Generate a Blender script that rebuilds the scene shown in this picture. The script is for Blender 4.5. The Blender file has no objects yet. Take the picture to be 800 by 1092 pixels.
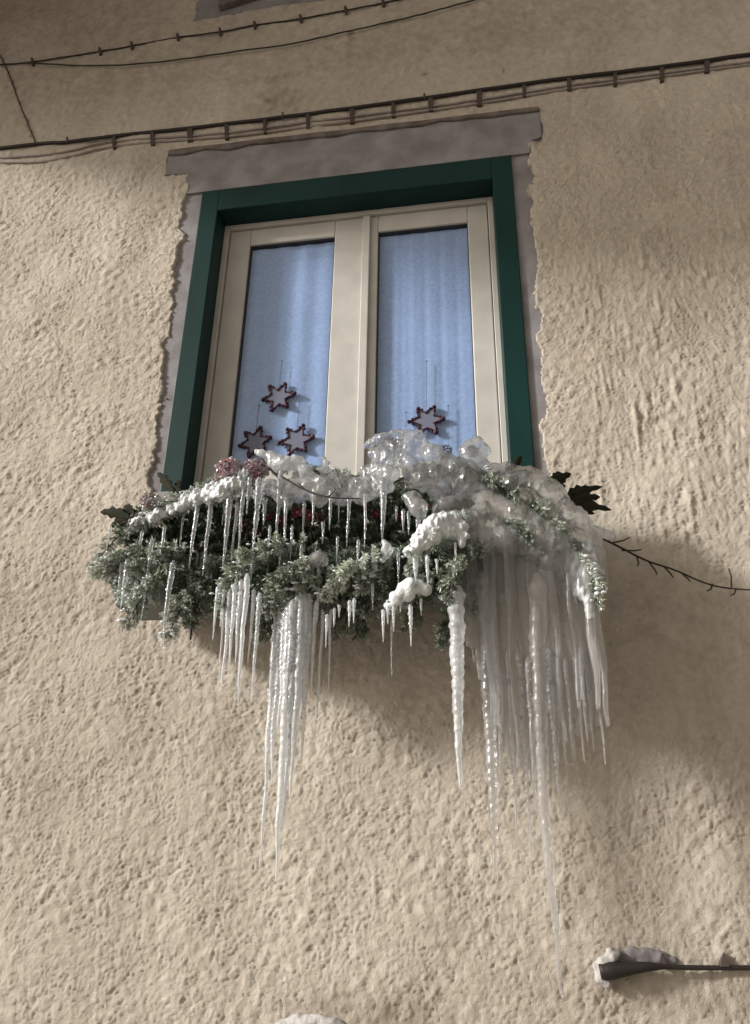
import bpy, bmesh, math, random
import numpy as np
from mathutils import Vector, Matrix, noise as mnoise
rnd = random.Random(7)
SC = bpy.context.scene
COL = SC.collection
R = math.radians

# ------------------------------------------------------------------ camera
D, CZ, FPX = 2.4, 1.6, 800.0
PITCH, YAW, ROLL = R(23.284), R(-9.538), R(0.985)
cp, sp, cy, sy = math.cos(PITCH), math.sin(PITCH), math.cos(YAW), math.sin(YAW)
Fw = Vector((sy*cp, cy*cp, sp)); Rt = Vector((cy, -sy, 0)); Up = Rt.cross(Fw)
cr, sr = math.cos(ROLL), math.sin(ROLL)
Rt, Up = cr*Rt + sr*Up, -sr*Rt + cr*Up
CAM = Vector((0, -D, CZ))
cam = bpy.data.cameras.new('camera'); co = bpy.data.objects.new('camera', cam); COL.objects.link(co)
M3 = Matrix((Rt, Up, -Fw)).transposed()
co.matrix_world = Matrix.Translation(CAM) @ M3.to_4x4()
cam.sensor_fit = 'VERTICAL'; cam.sensor_height = 36.0; cam.lens = 36.0*FPX/1092.0
cam.clip_start = 0.02; cam.clip_end = 500
SC.camera = co

def at(px, py, d=0.0):
    "the point seen at photo pixel (px,py) that stands d metres in front of the wall"
    v = Fw + Rt*((px-400)/FPX) + Up*((546-py)/FPX)
    return CAM + v*((D-d)/v.y)
def mpp(P): return (P-CAM).dot(Fw)/FPX       # metres per photo pixel at P

# ------------------------------------------------------------------ light
S = Vector((2.2, 1.0, -0.95)).normalized()   # direction the light travels
w = bpy.data.worlds.new('World'); SC.world = w; w.use_nodes = True
nt = w.node_tree; nt.nodes.clear()
sky = nt.nodes.new('ShaderNodeTexSky'); sky.sky_type = 'NISHITA'; sky.sun_disc = False
sky.sun_elevation = math.asin(-S.z); sky.sun_rotation = math.atan2(-S.x, -S.y) % (2*math.pi)
sky.air_density = 1.0; sky.dust_density = 2.5; sky.ozone_density = 1.0
hs = nt.nodes.new('ShaderNodeHueSaturation'); hs.inputs['Saturation'].default_value = 0.05
bg = nt.nodes.new('ShaderNodeBackground'); bg.inputs['Strength'].default_value = 0.105
wo = nt.nodes.new('ShaderNodeOutputWorld')
nt.links.new(sky.outputs[0], hs.inputs['Color']); wt = nt.nodes.new('ShaderNodeMix'); wt.data_type = 'RGBA'; wt.blend_type = 'MULTIPLY'; wt.inputs[0].default_value = 1; wt.inputs[7].default_value = (1, .90, .78, 1)
nt.links.new(hs.outputs[0], wt.inputs[6]); nt.links.new(wt.outputs[2], bg.inputs[0]); nt.links.new(bg.outputs[0], wo.inputs[0])
sl = bpy.data.lights.new('sun', 'SUN'); sl.energy = 4.1; sl.angle = R(6.0); sl.color = (1.0, 0.98, 0.955)
so = bpy.data.objects.new('sun', sl); COL.objects.link(so); so.location = (-6, -4, 7)
so.rotation_euler = S.to_track_quat('-Z', 'Y').to_euler()
SC.view_settings.view_transform = 'Standard'; SC.view_settings.look = 'None'
SC.view_settings.gamma = 1.0; SC.view_settings.exposure = 0.35; SC.view_settings.use_curve_mapping = False
SC.cycles.max_bounces = 10; SC.cycles.transparent_max_bounces = 12; SC.cycles.transmission_bounces = 8

# ------------------------------------------------------------------ materials
def mat(name, col, rough=0.8, var=0.0, vscale=8.0, bump=0.0, bscale=60.0, col2=None, spec=0.4, metal=0.0, stretch=(1,1,1)):
    m = bpy.data.materials.new(name); m.use_nodes = True; t = m.node_tree
    b = t.nodes['Principled BSDF']; b.inputs['Base Color'].default_value = (*col, 1)
    b.inputs['Roughness'].default_value = rough; b.inputs['Specular IOR Level'].default_value = spec
    b.inputs['Metallic'].default_value = metal
    tc = t.nodes.new('ShaderNodeTexCoord'); mp = t.nodes.new('ShaderNodeMapping'); mp.inputs['Scale'].default_value = stretch
    t.links.new(tc.outputs['Object'], mp.inputs[0])
    if var or col2:
        n = t.nodes.new('ShaderNodeTexNoise'); n.inputs['Scale'].default_value = vscale; n.inputs['Detail'].default_value = 6
        t.links.new(mp.outputs[0], n.inputs['Vector'])
        r = t.nodes.new('ShaderNodeValToRGB'); r.color_ramp.elements[0].position = .35; r.color_ramp.elements[1].position = .68
        c2 = col2 or tuple(c*(1-var) for c in col)
        r.color_ramp.elements[0].color = (*c2, 1); r.color_ramp.elements[1].color = (*col, 1)
        t.links.new(n.outputs[0], r.inputs[0]); t.links.new(r.outputs[0], b.inputs['Base Color'])
    if bump:
        n2 = t.nodes.new('ShaderNodeTexNoise'); n2.inputs['Scale'].default_value = bscale; n2.inputs['Detail'].default_value = 4
        t.links.new(mp.outputs[0], n2.inputs['Vector'])
        bp = t.nodes.new('ShaderNodeBump'); bp.inputs['Strength'].default_value = bump; bp.inputs['Distance'].default_value = 0.003
        t.links.new(n2.outputs[0], bp.inputs['Height']); t.links.new(bp.outputs[0], b.inputs['Normal'])
    return m

def stucco_mat():
    m = bpy.data.materials.new('stucco'); m.use_nodes = True; t = m.node_tree; L = t.links
    b = t.nodes['Principled BSDF']; b.inputs['Roughness'].default_value = .88; b.inputs['Specular IOR Level'].default_value = .25
    tc = t.nodes.new('ShaderNodeTexCoord')
    def noi(sc, det, vec=None, rough=.55):
        n = t.nodes.new('ShaderNodeTexNoise'); n.inputs['Scale'].default_value = sc; n.inputs['Detail'].default_value = det
        n.inputs['Roughness'].default_value = rough
        L.new(vec or tc.outputs['Object'], n.inputs['Vector']); return n.outputs[0]
    def ramp(src, p0, p1, c0, c1):
        r = t.nodes.new('ShaderNodeValToRGB'); r.color_ramp.elements[0].position = p0; r.color_ramp.elements[1].position = p1
        r.color_ramp.elements[0].color = (*c0, 1); r.color_ramp.elements[1].color = (*c1, 1); L.new(src, r.inputs[0]); return r.outputs[0]
    def mul(a, bb, f=1.0):
        x = t.nodes.new('ShaderNodeMix'); x.data_type = 'RGBA'; x.blend_type = 'MULTIPLY'; x.inputs[0].default_value = f
        L.new(a, x.inputs[6]); L.new(bb, x.inputs[7]); return x.outputs[2]
    c = ramp(noi(2.2, 5), .3, .7, STUCCO_A, STUCCO_B)
    c = mul(c, ramp(noi(45, 4), .3, .62, (.86, .85, .83), (1, 1, 1)))
    mp = t.nodes.new('ShaderNodeMapping'); mp.inputs['Scale'].default_value = (5.5, 1, .9); L.new(tc.outputs['Object'], mp.inputs[0])
    c = mul(c, ramp(noi(1.6, 5, mp.outputs[0]), .36, .5, (.80, .76, .72), (1, 1, 1)), .3)
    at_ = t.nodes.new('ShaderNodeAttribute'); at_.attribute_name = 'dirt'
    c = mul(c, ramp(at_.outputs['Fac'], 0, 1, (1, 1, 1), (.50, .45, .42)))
    L.new(c, b.inputs['Base Color'])
    bp = t.nodes.new('ShaderNodeBump'); bp.inputs['Strength'].default_value = 1.0; bp.inputs['Distance'].default_value = .0035
    L.new(noi(230, 4, rough=.7), bp.inputs['Height']); L.new(bp.outputs[0], b.inputs['Normal'])
    return m
STUCCO_A, STUCCO_B = (.425, .375, .312), (.54, .488, .415)

def ice_mat(name, milky, rough, tint=(.93, .96, .98), white=(.62, .65, .66), bump=.5, bscale=110., span=.22, vs=22, clear=.25, coat=1.0):
    m = bpy.data.materials.new(name); m.use_nodes = True; t = m.node_tree; L = t.links
    b = t.nodes['Principled BSDF']; out = t.nodes['Material Output']
    b.inputs['Base Color'].default_value = (*tint, 1); b.inputs['Roughness'].default_value = rough
    b.inputs['IOR'].default_value = 1.31; b.inputs['Transmission Weight'].default_value = 1.0
    p2 = t.nodes.new('ShaderNodeBsdfPrincipled'); p2.inputs['Base Color'].default_value = (*white, 1)
    p2.inputs['Roughness'].default_value = rough; p2.inputs['IOR'].default_value = 1.31
    p2.inputs['Specular IOR Level'].default_value = .5
    for q_ in (b, p2): q_.inputs['Coat Weight'].default_value = coat; q_.inputs['Coat IOR'].default_value = 1.75; q_.inputs['Coat Roughness'].default_value = .10 if rough < .09 else .22
    tr = t.nodes.new('ShaderNodeBsdfTranslucent'); tr.inputs[0].default_value = (*white, 1)
    mw = t.nodes.new('ShaderNodeMixShader'); mw.inputs[0].default_value = .45
    L.new(p2.outputs[0], mw.inputs[1]); L.new(tr.outputs[0], mw.inputs[2])
    tc = t.nodes.new('ShaderNodeTexCoord')
    n = t.nodes.new('ShaderNodeTexNoise'); n.inputs['Scale'].default_value = bscale; n.inputs['Detail'].default_value = 2
    L.new(tc.outputs['Object'], n.inputs['Vector'])
    bp = t.nodes.new('ShaderNodeBump'); bp.inputs['Strength'].default_value = bump; bp.inputs['Distance'].default_value = .004
    L.new(n.outputs[0], bp.inputs['Height']); L.new(bp.outputs[0], b.inputs['Normal']); L.new(bp.outputs[0], p2.inputs['Normal'])
    n2 = t.nodes.new('ShaderNodeTexNoise'); n2.inputs['Scale'].default_value = vs; n2.inputs['Detail'].default_value = 5
    mp = t.nodes.new('ShaderNodeMapping'); mp.inputs['Scale'].default_value = (1, 1, .35); L.new(tc.outputs['Object'], mp.inputs[0]); L.new(mp.outputs[0], n2.inputs['Vector'])
    mr = t.nodes.new('ShaderNodeMapRange'); mr.inputs[1].default_value = .3; mr.inputs[2].default_value = .7
    mr.inputs[3].default_value = max(0, milky-span); mr.inputs[4].default_value = min(1, milky+span)
    L.new(n2.outputs[0], mr.inputs[0])
    ms = t.nodes.new('ShaderNodeMixShader'); L.new(mr.outputs[0], ms.inputs[0]); L.new(b.outputs[0], ms.inputs[1]); L.new(mw.outputs[0], ms.inputs[2])
    tp = t.nodes.new('ShaderNodeBsdfTransparent'); tp.inputs[0].default_value = (.97, .98, 1, 1)
    mt = t.nodes.new('ShaderNodeMixShader'); mt.inputs[0].default_value = clear; L.new(ms.outputs[0], mt.inputs[1]); L.new(tp.outputs[0], mt.inputs[2])
    L.new(mt.outputs[0], out.inputs['Surface'])
    return m

def needle_mat(name, base, tip):
    "green needles; the 'frost' value on each needle whitens the ones that carry rime"
    m = bpy.data.materials.new(name); m.use_nodes = True; t = m.node_tree; L = t.links
    b = t.nodes['Principled BSDF']; b.inputs['Roughness'].default_value = .55
    a = t.nodes.new('ShaderNodeAttribute'); a.attribute_name = 'frost'
    r = t.nodes.new('ShaderNodeValToRGB'); r.color_ramp.elements[0].color = (*base, 1); r.color_ramp.elements[1].color = (*tip, 1)
    e = r.color_ramp.elements.new(.5); e.color = (*[x*.65+y*.35 for x, y in zip(base, tip)], 1)
    L.new(a.outputs['Fac'], r.inputs[0]); L.new(r.outputs[0], b.inputs['Base Color'])
    return m

M = {}
M['stucco'] = stucco_mat()
M['plaster'] = mat('grey_plaster', (.255, .245, .255), .85, col2=(.165, .150, .150), vscale=9, bump=.5, bscale=55)
M['plaster_dirty'] = mat('dirty_plaster_edge', (.17, .145, .135), .9, col2=(.085, .068, .06), vscale=14, bump=.6, bscale=60)
M['green'] = mat('green_paint', (.003, .030, .027), .5, spec=.22, col2=(.002, .021, .019), vscale=6, bump=.15, bscale=40, stretch=(1, 1, .3))
M['beige'] = mat('beige_paint', (.49, .475, .44), .5, spec=.3, var=.12, vscale=12)
M['gasket'] = mat('black_gasket', (.03, .03, .035), .6)
M['cable_dark'] = mat('dark_cable', (.020, .015, .013), .6, var=.3, vscale=30)
M['cable_grey'] = mat('grey_cable', (.30, .26, .24), .6, var=.3, vscale=30)
M['clip'] = mat('cable_clip', (.055, .04, .035), .7)
M['planter'] = mat('planter', (.15, .17, .16), .6, var=.3, vscale=14, bump=.3)
M['soil'] = mat('soil', (.02, .016, .012), .95, bump=1, bscale=80)
M['bark'] = mat('bark', (.035, .026, .02), .8, var=.4, vscale=60, bump=.6, bscale=120)
M['needle'] = needle_mat('fir_needles', (.045, .075, .032), (.66, .72, .62))
M['dry_leaf'] = mat('dark_leaf', (.030, .027, .018), .85, spec=.1, col2=(.018, .022, .014), vscale=30)
M['red'] = mat('red_petal', (.17, .012, .022), .5, col2=(.09, .008, .014), vscale=60)
M['pink'] = mat('faded_pink_petal', (.34, .16, .19), .55, col2=(.19, .08, .10), vscale=70)
M['brown_petal'] = mat('brown_petal', (.30, .19, .16), .6, col2=(.14, .08, .07), vscale=70)
M['frost'] = mat('frost', (.74, .76, .78), .45, col2=(.50, .54, .54), vscale=60, bump=1.0, bscale=220)
M['ice'] = ice_mat('clear_ice', .26, .035, bump=.9, bscale=150, clear=.25)
M['ice_white'] = ice_mat('milky_ice', .62, .07, white=(.86, .88, .89), bump=.8, bscale=140, clear=.15)
M['ice_grey'] = ice_mat('grey_ice', .42, .10, white=(.60, .60, .59), bump=.5, bscale=70, span=.42, vs=10, clear=.38)
M['ice_sheet'] = ice_mat('sheet_ice', .50, .14, white=(.70, .68, .65), bump=.4, bscale=60, span=.28, vs=8, clear=.44, coat=.25)
M['star_red'] = mat('dark_red_beads', (.035, .006, .018), .5)
M['star_lace'] = mat('star_lace', (.17, .18, .25), .8, var=.3, vscale=200)
M['thread'] = mat('thread', (.10, .11, .14), .8)
M['mortar'] = mat('mortar', (.50, .48, .46), .85, var=.35, vscale=35, bump=1, bscale=90)
M['room'] = mat('room_wall', (.25, .25, .27), .9)
M['ground'] = mat('ground', (.38, .34, .29), .9, col2=(.24, .21, .18), vscale=1.2, bump=.6, bscale=12)

def curtain_mat():
    m = mat('curtain', (.37, .46, .69), .85, var=.06, vscale=9)  # blue of the sky reflected in the panes is put into this colour
    t = m.node_tree; b = t.nodes['Principled BSDF']; L = t.links
    tc = t.nodes.new('ShaderNodeTexCoord')
    v = t.nodes.new('ShaderNodeTexVoronoi'); v.inputs['Scale'].default_value = 75; v.distance = 'CHEBYCHEV'
    L.new(tc.outputs['Object'], v.inputs['Vector'])
    r = t.nodes.new('ShaderNodeValToRGB'); r.color_ramp.elements[0].color = (.80, .84, .88, 1); r.color_ramp.elements[1].color = (1, 1, 1, 1)
    r.color_ramp.elements[0].position = .25; r.color_ramp.elements[1].position = .6
    L.new(v.outputs['Distance'], r.inputs[0])
    src = b.inputs['Base Color'].links[0].from_socket
    x = t.nodes.new('ShaderNodeMix'); x.data_type = 'RGBA'; x.blend_type = 'MULTIPLY'; x.inputs[0].default_value = .8
    L.new(src, x.inputs[6]); L.new(r.outputs[0], x.inputs[7]); L.new(x.outputs[2], b.inputs['Base Color'])
    return m
M['curtain'] = curtain_mat()

def glass_mat():
    m = bpy.data.materials.new('window_glass'); m.use_nodes = True; t = m.node_tree; L = t.links; t.nodes.clear()
    o = t.nodes.new('ShaderNodeOutputMaterial'); mx = t.nodes.new('ShaderNodeMixShader')
    tr = t.nodes.new('ShaderNodeBsdfTransparent'); tr.inputs[0].default_value = (.93, .96, .98, 1)
    g = t.nodes.new('ShaderNodeBsdfGlossy'); g.inputs['Roughness'].default_value = .03; g.inputs[0].default_value = (.9, .95, 1, 1)
    f = t.nodes.new('ShaderNodeFresnel'); f.inputs[0].default_value = 1.7
    gm = t.nodes.new('ShaderNodeNewGeometry'); fm = t.nodes.new('ShaderNodeMix'); fm.data_type = 'FLOAT'; fm.inputs[3].default_value = 0.0
    L.new(gm.outputs['Backfacing'], fm.inputs[0]); L.new(f.outputs[0], fm.inputs[2]); L.new(fm.outputs[0], mx.inputs[0]); L.new(tr.outputs[0], mx.inputs[1]); L.new(g.outputs[0], mx.inputs[2]); L.new(mx.outputs[0], o.inputs[0])
    return m
M['glass'] = glass_mat()

# ------------------------------------------------------------------ builders
def tag(o, label=None, cat=None, group=None, kind=None):
    if label: o['label'] = label
    if cat: o['category'] = cat
    if group: o['group'] = group
    if kind: o['kind'] = kind
    return o
def empty(name, loc, label, cat, group=None):
    o = bpy.data.objects.new(name, None); COL.objects.link(o); o.location = loc; o.empty_display_size = .05
    return tag(o, label, cat, group)

class MB:
    def __init__(s): s.v = []; s.f = []; s.a = []
    def add(s, vs, fs, a=0.0):
        n = len(s.v); s.v += [tuple(v) for v in vs]; s.f += [tuple(i+n for i in f) for f in fs]; s.a += [a]*len(vs)
    def box(s, x0, x1, y0, y1, z0, z1):
        s.add([(x, y, z) for z in (z0, z1) for y in (y0, y1) for x in (x0, x1)],
              [(0,2,3,1),(4,5,7,6),(0,1,5,4),(1,3,7,5),(3,2,6,7),(2,0,4,6)])
    def prism(s, pts, y0, y1):
        "outline in x,z extruded from y0 to y1"
        n = len(pts)
        s.add([(p[0], y0, p[1]) for p in pts]+[(p[0], y1, p[1]) for p in pts],
              [tuple(range(n)), tuple(range(2*n-1, n-1, -1))]+[(i, i+n, (i+1) % n+n, (i+1) % n) for i in range(n)])
    def tube(s, pts, rad, n=6, cap=True, a=0.0):
        pts = [Vector(p) for p in pts]; m = len(pts)
        rs = rad if hasattr(rad, '__len__') else [rad]*m
        T = [(pts[min(i+1, m-1)]-pts[max(i-1, 0)]).normalized() for i in range(m)]
        u = T[0].orthogonal().normalized(); vs = []
        for i in range(m):
            u = (u-T[i]*u.dot(T[i])).normalized(); v = T[i].cross(u)
            for k in range(n):
                q = 2*math.pi*k/n; vs.append(pts[i]+(u*math.cos(q)+v*math.sin(q))*rs[i])
        fs = [(i*n+k, i*n+(k+1) % n, (i+1)*n+(k+1) % n, (i+1)*n+k) for i in range(m-1) for k in range(n)]
        if cap: fs += [tuple(range(n-1, -1, -1)), tuple(range((m-1)*n, m*n))]
        s.add(vs, fs, a)
    def ball(s, c, r, sub=1, sc=(1,1,1), jit=0.0):
        bm = bmesh.new(); bmesh.ops.create_icosphere(bm, subdivisions=sub, radius=1)
        c = Vector(c)
        vs = []
        for v in bm.verts:
            k = r*(1+rnd.uniform(-jit, jit)); vs.append((c.x+v.co.x*k*sc[0], c.y+v.co.y*k*sc[1], c.z+v.co.z*k*sc[2]))
        s.add(vs, [tuple(v.index for v in f.verts) for f in bm.faces]); bm.free()
    def build(s, name, m, parent=None, smooth=False, attr=None, origin=None):
        o3 = Vector(parent_world(parent)) if parent else (Vector(origin) if origin is not None else Vector((0,0,0)))
        me = bpy.data.meshes.new(name); me.from_pydata([(v[0]-o3.x, v[1]-o3.y, v[2]-o3.z) for v in s.v], [], s.f)
        me.materials.append(m)
        if smooth: me.polygons.foreach_set('use_smooth', [True]*len(me.polygons))
        if attr:
            at_ = me.attributes.new(attr, 'FLOAT', 'POINT'); at_.data.foreach_set('value', s.a)
        o = bpy.data.objects.new(name, me); COL.objects.link(o)
        if parent: o.parent = parent
        else: o.location = o3
        return o
def parent_world(o):
    p = Vector((0,0,0))
    while o: p += o.location; o = o.parent
    return p
def bevel(o, wd=.003, seg=2):
    b = o.modifiers.new('bevel', 'BEVEL'); b.width = wd; b.segments = seg; b.limit_method = 'ANGLE'; return o

def remesh_build(mb, name, m, parent=None, origin=None, voxel=.005, smooth_it=2, disp=0.0, dscale=40.):
    "fuses the overlapping lumps of mb into one watertight mesh"
    tmp = mb.build('tmp', m, None)
    r = tmp.modifiers.new('r', 'REMESH'); r.mode = 'VOXEL'; r.voxel_size = voxel
    sm = tmp.modifiers.new('s', 'SMOOTH'); sm.factor = .6; sm.iterations = smooth_it
    dg = bpy.context.evaluated_depsgraph_get(); dg.update()
    me = bpy.data.meshes.new_from_object(tmp.evaluated_get(dg))
    bpy.data.objects.remove(tmp)
    n = len(me.vertices); v = np.empty(n*3); me.vertices.foreach_get('co', v); v = v.reshape(-1, 3)
    if disp:
        nn = np.empty(n*3); me.vertices.foreach_get('normal', nn); nn = nn.reshape(-1, 3)
        k = np.array([mnoise.noise(Vector((a*dscale, b*dscale, c*dscale*.5)))+.35*mnoise.noise(Vector((a*dscale*3, b*dscale*3, c*dscale*1.6))) for a, b, c in v]); v = v+nn*(k*disp)[:, None]
    o3 = parent_world(parent) if parent else (Vector(origin) if origin is not None else Vector((0,0,0)))
    v = v-np.array(o3); me.vertices.foreach_set('co', v.ravel()); me.update()
    me.polygons.foreach_set('use_smooth', [True]*len(me.polygons))
    me.materials.clear(); me.materials.append(m)
    o = bpy.data.objects.new(name, me); COL.objects.link(o)
    if parent: o.parent = parent
    else: o.location = o3
    return o

def spline(pts, n):
    "Catmull-Rom through pts (tuples of any length)"
    P = [np.array(p, float) for p in pts]; P = [2*P[0]-P[1]]+P+[2*P[-1]-P[-2]]; out = []
    segs = len(P)-3
    for i in range(n):
        u = i/(n-1)*segs; k = min(int(u), segs-1); t = u-k; a, b, c, d = P[k:k+4]
        out.append(.5*((2*b)+(-a+c)*t+(2*a-5*b+4*c-d)*t*t+(-a+3*b-3*c+d)*t**3))
    return out
ORD = ['first','second','third','fourth','fifth','sixth','seventh','eighth','ninth','tenth','eleventh','twelfth','thirteenth','fourteenth','fifteenth','sixteenth','seventeenth','eighteenth','nineteenth','twentieth','twenty-first','twenty-second','twenty-third','twenty-fourth','twenty-fifth','twenty-sixth','twenty-seventh','twenty-eighth','twenty-ninth','thirtieth']

# ------------------------------------------------------------------ setting
g = MB(); g.box(-150, 150, -150, 150, -.2, 0); tag(g.build('ground', M['ground']), kind='structure')

house = empty('house', (0, .2, 0), 'stuccoed house front with one green framed window and grey plaster surround', 'house')
# key heights and widths of the opening
gx0 = .5*(at(217,205).x+at(172,520).x); gx1 = .5*(at(545,168).x+at(572,515).x)
gz1 = .5*(at(217,205).z+at(545,168).z); gz0 = at(172,528).z
FW = .085; RV = .10                                    # face width and depth of the green frame
sx0 = at(200,192).x; sx1 = at(569,200).x               # outer edges of the smooth surround
sx0b = at(160,515).x; sx1b = at(583,512).x
lz0 = at(182,188).z; lz1 = at(180,163).z; lx0 = at(180,170).x; lx1 = at(577,135).x
lz1r = at(575,117).z; lz0r = at(575,150).z

# rough stucco sheet -------------------------------------------------
X0, X1, Z0, Z1, ST = -2.98, 1.62, .62, 6.2, .0052
nx = int((X1-X0)/ST)+1; nz = int((Z1-Z0)/ST)+1
xs = X0+np.arange(nx)*ST; zs = Z0+np.arange(nz)*ST
rng = np.random.default_rng(5)
def band(lo, hi, ax=1.0, az=1.0, seed=0):
    "band limited noise, wavelengths lo..hi metres, stretched by ax, az"
    r = np.random.default_rng(seed); wn = r.normal(size=(nz, nx))
    fx = np.fft.fftfreq(nx, ST)*ax; fz = np.fft.fftfreq(nz, ST)*az
    k = np.sqrt(fx[None, :]**2+fz[:, None]**2)+1e-9; wl = 1/k
    msk = np.exp(-((np.log(wl)-np.log(math.sqrt(lo*hi)))/(np.log(hi/lo)*.5))**2)
    o = np.fft.ifft2(np.fft.fft2(wn)*msk).real; return o/o.std()
XX, ZZ = np.meshgrid(xs, zs)
def sst(e0, e1, x): t = np.clip((x-e0)/(e1-e0), 0, 1); return t*t*(3-2*t)
iso1 = band(.012, .028, seed=1); iso2 = band(.018, .045, seed=2); fine = band(.0105, .017, seed=3)
v1 = band(.016, .035, 1.0, 2.6, seed=4); v2 = band(.03, .06, 1.0, 9, seed=6)
ridge = np.clip(iso1, -.9, 3)*.6+.5*iso2
ridv = np.clip(v1, -.8, 3)*.55+.45*iso1+1.7*np.clip(v2-.7, 0, 3)
sv = sst(.15, .45, XX)*sst(3.9, 3.5, ZZ)*sst(2.3, 2.6, ZZ)+.35*sst(-.5, .6, band(.4, 1.2, seed=8))
sv = np.clip(sv, 0, 1)
rel = ridge*(1-sv)+ridv*sv
amp = .68+.32*sst(-1, 1.2, band(.15, .5, seed=9))
amp = amp*(1-.62*sst(4.35, 4.75, ZZ+.03*XX))
H = .007+(.0014*rel+.0010*fine)*amp+.0011*band(.035, .075, seed=31)*(.5+.5*sst(-1, 1, band(.2, .6, seed=32)))+.0016*sst(1.5, 2.4, band(.010, .022, seed=33))+.0022*band(.3, .9, seed=10)+.0006*band(.1, .25, seed=12)
# gouges at the right, as the plasterer left them
H -= .003*sst(1.2, 2.0, band(.03, .07, 1, 2.2, seed=13))*sst(.3, .6, XX)*sst(3.6, 3.3, ZZ)*sst(2.3, 2.5, ZZ)
edge = .0030*band(.02, .06, seed=14)+.008*band(.1, .4, seed=15)
tt = np.clip((ZZ-gz0)/(lz0-gz0), 0, 1)
xl = sx0b+(sx0-sx0b)*tt; xr = sx1b+(sx1-sx1b)*tt
ins = (XX > xl+edge) & (XX < xr+edge*.8) & (ZZ > gz0-.05) & (ZZ < lz1-.02)
lt = lz1+(lz1r-lz1)*(XX-lx0)/(lx1-lx0); lb = lz0+(lz0r-lz0)*(XX-lx0)/(lx1-lx0)
ins |= (XX > lx0+edge*.6) & (XX < lx1+edge*.6) & (ZZ > lb+edge*.7) & (ZZ < lt+edge*.4)
# upper window's surround and the one below
ux0, uz = at(208, 22).x, at(210, 22).z; ux1, uz1_ = at(372, -3).x, at(372, -3).z
ins |= (XX > ux0+edge) & (XX < ux1+.9) & (ZZ > uz+(uz1_-uz)*(XX-ux0)/(ux1-ux0)+edge*.6)
bx0, bx1, bz = at(300, 1090).x, at(372, 1090).x, at(340, 1085).z
H = np.where(ins, -.016, H)
dirt_tone = np.zeros_like(H)
def stain(px, py, rx, rz, k):
    global dirt_tone
    p = at(px, py); dirt_tone = np.maximum(dirt_tone, k*np.exp(-((XX-p.x)/rx)**2-((ZZ-p.z)/rz)**2))
stain(300, 108, .18, .09, .55); stain(374, 40, .03, .22, .55); stain(290, 85, .3, .05, .35); stain(453, 80, .012, .012, 1)
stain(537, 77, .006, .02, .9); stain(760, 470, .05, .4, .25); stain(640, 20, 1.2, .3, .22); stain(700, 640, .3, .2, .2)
dirt_tone = np.maximum(dirt_tone, .22*sst(0, .35, ZZ-(at(400, 118).z-.268*0+(XX-at(400,118).x)*.0)-.02)+0*XX)  # wall colour made darker above the cable line
stain(400, 1080, .25, .06, .45); stain(720, 1060, .3, .06, .4); stain(575, 150, .02, .05, .9)
nz_ = band(.05, .3, seed=20); dirt_tone = np.clip(dirt_tone*(1+.35*nz_), 0, 1)
# the hairline crack at the top left
ck = [at(0, 62), at(14, 88), at(24, 118), at(38, 152)]
cx = np.interp(ZZ, [p.z for p in ck][::-1], [p.x for p in ck][::-1]); inck = (ZZ < ck[0].z) & (ZZ > ck[-1].z) & (np.abs(XX-cx-.006*nz_) < .006)
dirt_tone = np.where(inck, .85, dirt_tone)
# keep everything but the opening
keep = ~((XX > gx0+.02) & (XX < gx1-.02) & (ZZ > gz0+.02) & (ZZ < gz1-.02))
idx = np.arange(nx*nz).reshape(nz, nx)
kq = keep[:-1, :-1] & keep[1:, :-1] & keep[:-1, 1:] & keep[1:, 1:]
q = np.stack([idx[:-1, :-1], idx[:-1, 1:], idx[1:, 1:], idx[1:, :-1]], -1)[kq]
me = bpy.data.meshes.new('stucco_wall'); me.vertices.add(nx*nz)
hp = parent_world(house)
me.vertices.foreach_set('co', np.stack([XX-hp.x, -H-hp.y, ZZ-hp.z], -1).ravel())
me.loops.add(q.size); me.loops.foreach_set('vertex_index', q.ravel().astype(np.int32))
me.polygons.add(len(q)); me.polygons.foreach_set('loop_start', (np.arange(len(q))*4).astype(np.int32))
me.polygons.foreach_set('use_smooth', np.ones(len(q), bool)); me.update(calc_edges=True)
a_ = me.attributes.new('dirt', 'FLOAT', 'POINT'); a_.data.foreach_set('value', dirt_tone.ravel().astype(np.float32))
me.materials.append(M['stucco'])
o = bpy.data.objects.new('wall', me); COL.objects.link(o); o.parent = house
# the masonry behind it and the rest of the front
b = MB()
b.box(-7, X0+.01, .004, .42, 0, 9.5); b.box(X1-.01, 7, .004, .42, 0, 9.5)
b.box(X0+.01, X1-.01, .004, .42, 0, Z0+.01); b.box(X0+.01, X1-.01, .004, .42, Z1-.01, 9.5)
b.box(X0+.011, gx0+.03, .024, .42, Z0+.011, Z1-.011); b.box(gx1-.03, X1-.011, .024, .42, Z0+.011, Z1-.011)
b.box(gx0+.03, gx1-.03, .024, .42, Z0+.011, gz0+.03); b.box(gx0+.03, gx1-.03, .024, .42, gz1-.03, Z1-.011)
b.build('masonry', M['stucco'], house)
# room behind the window, dark walls
b = MB(); b.box(-2.2, 1.1, 1.9, 2.0, 2.0, 5.0); b.box(-2.2, 1.1, .42, 1.9, 4.95, 5.0); b.box(-2.2, 1.1, .42, 1.9, 2.0, 2.05)
b.box(-2.25, -2.2, .42, 1.9, 2.0, 5.0); b.box(1.1, 1.15, .42, 1.9, 2.0, 5.0); b.build('room', M['room'], house)
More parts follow.
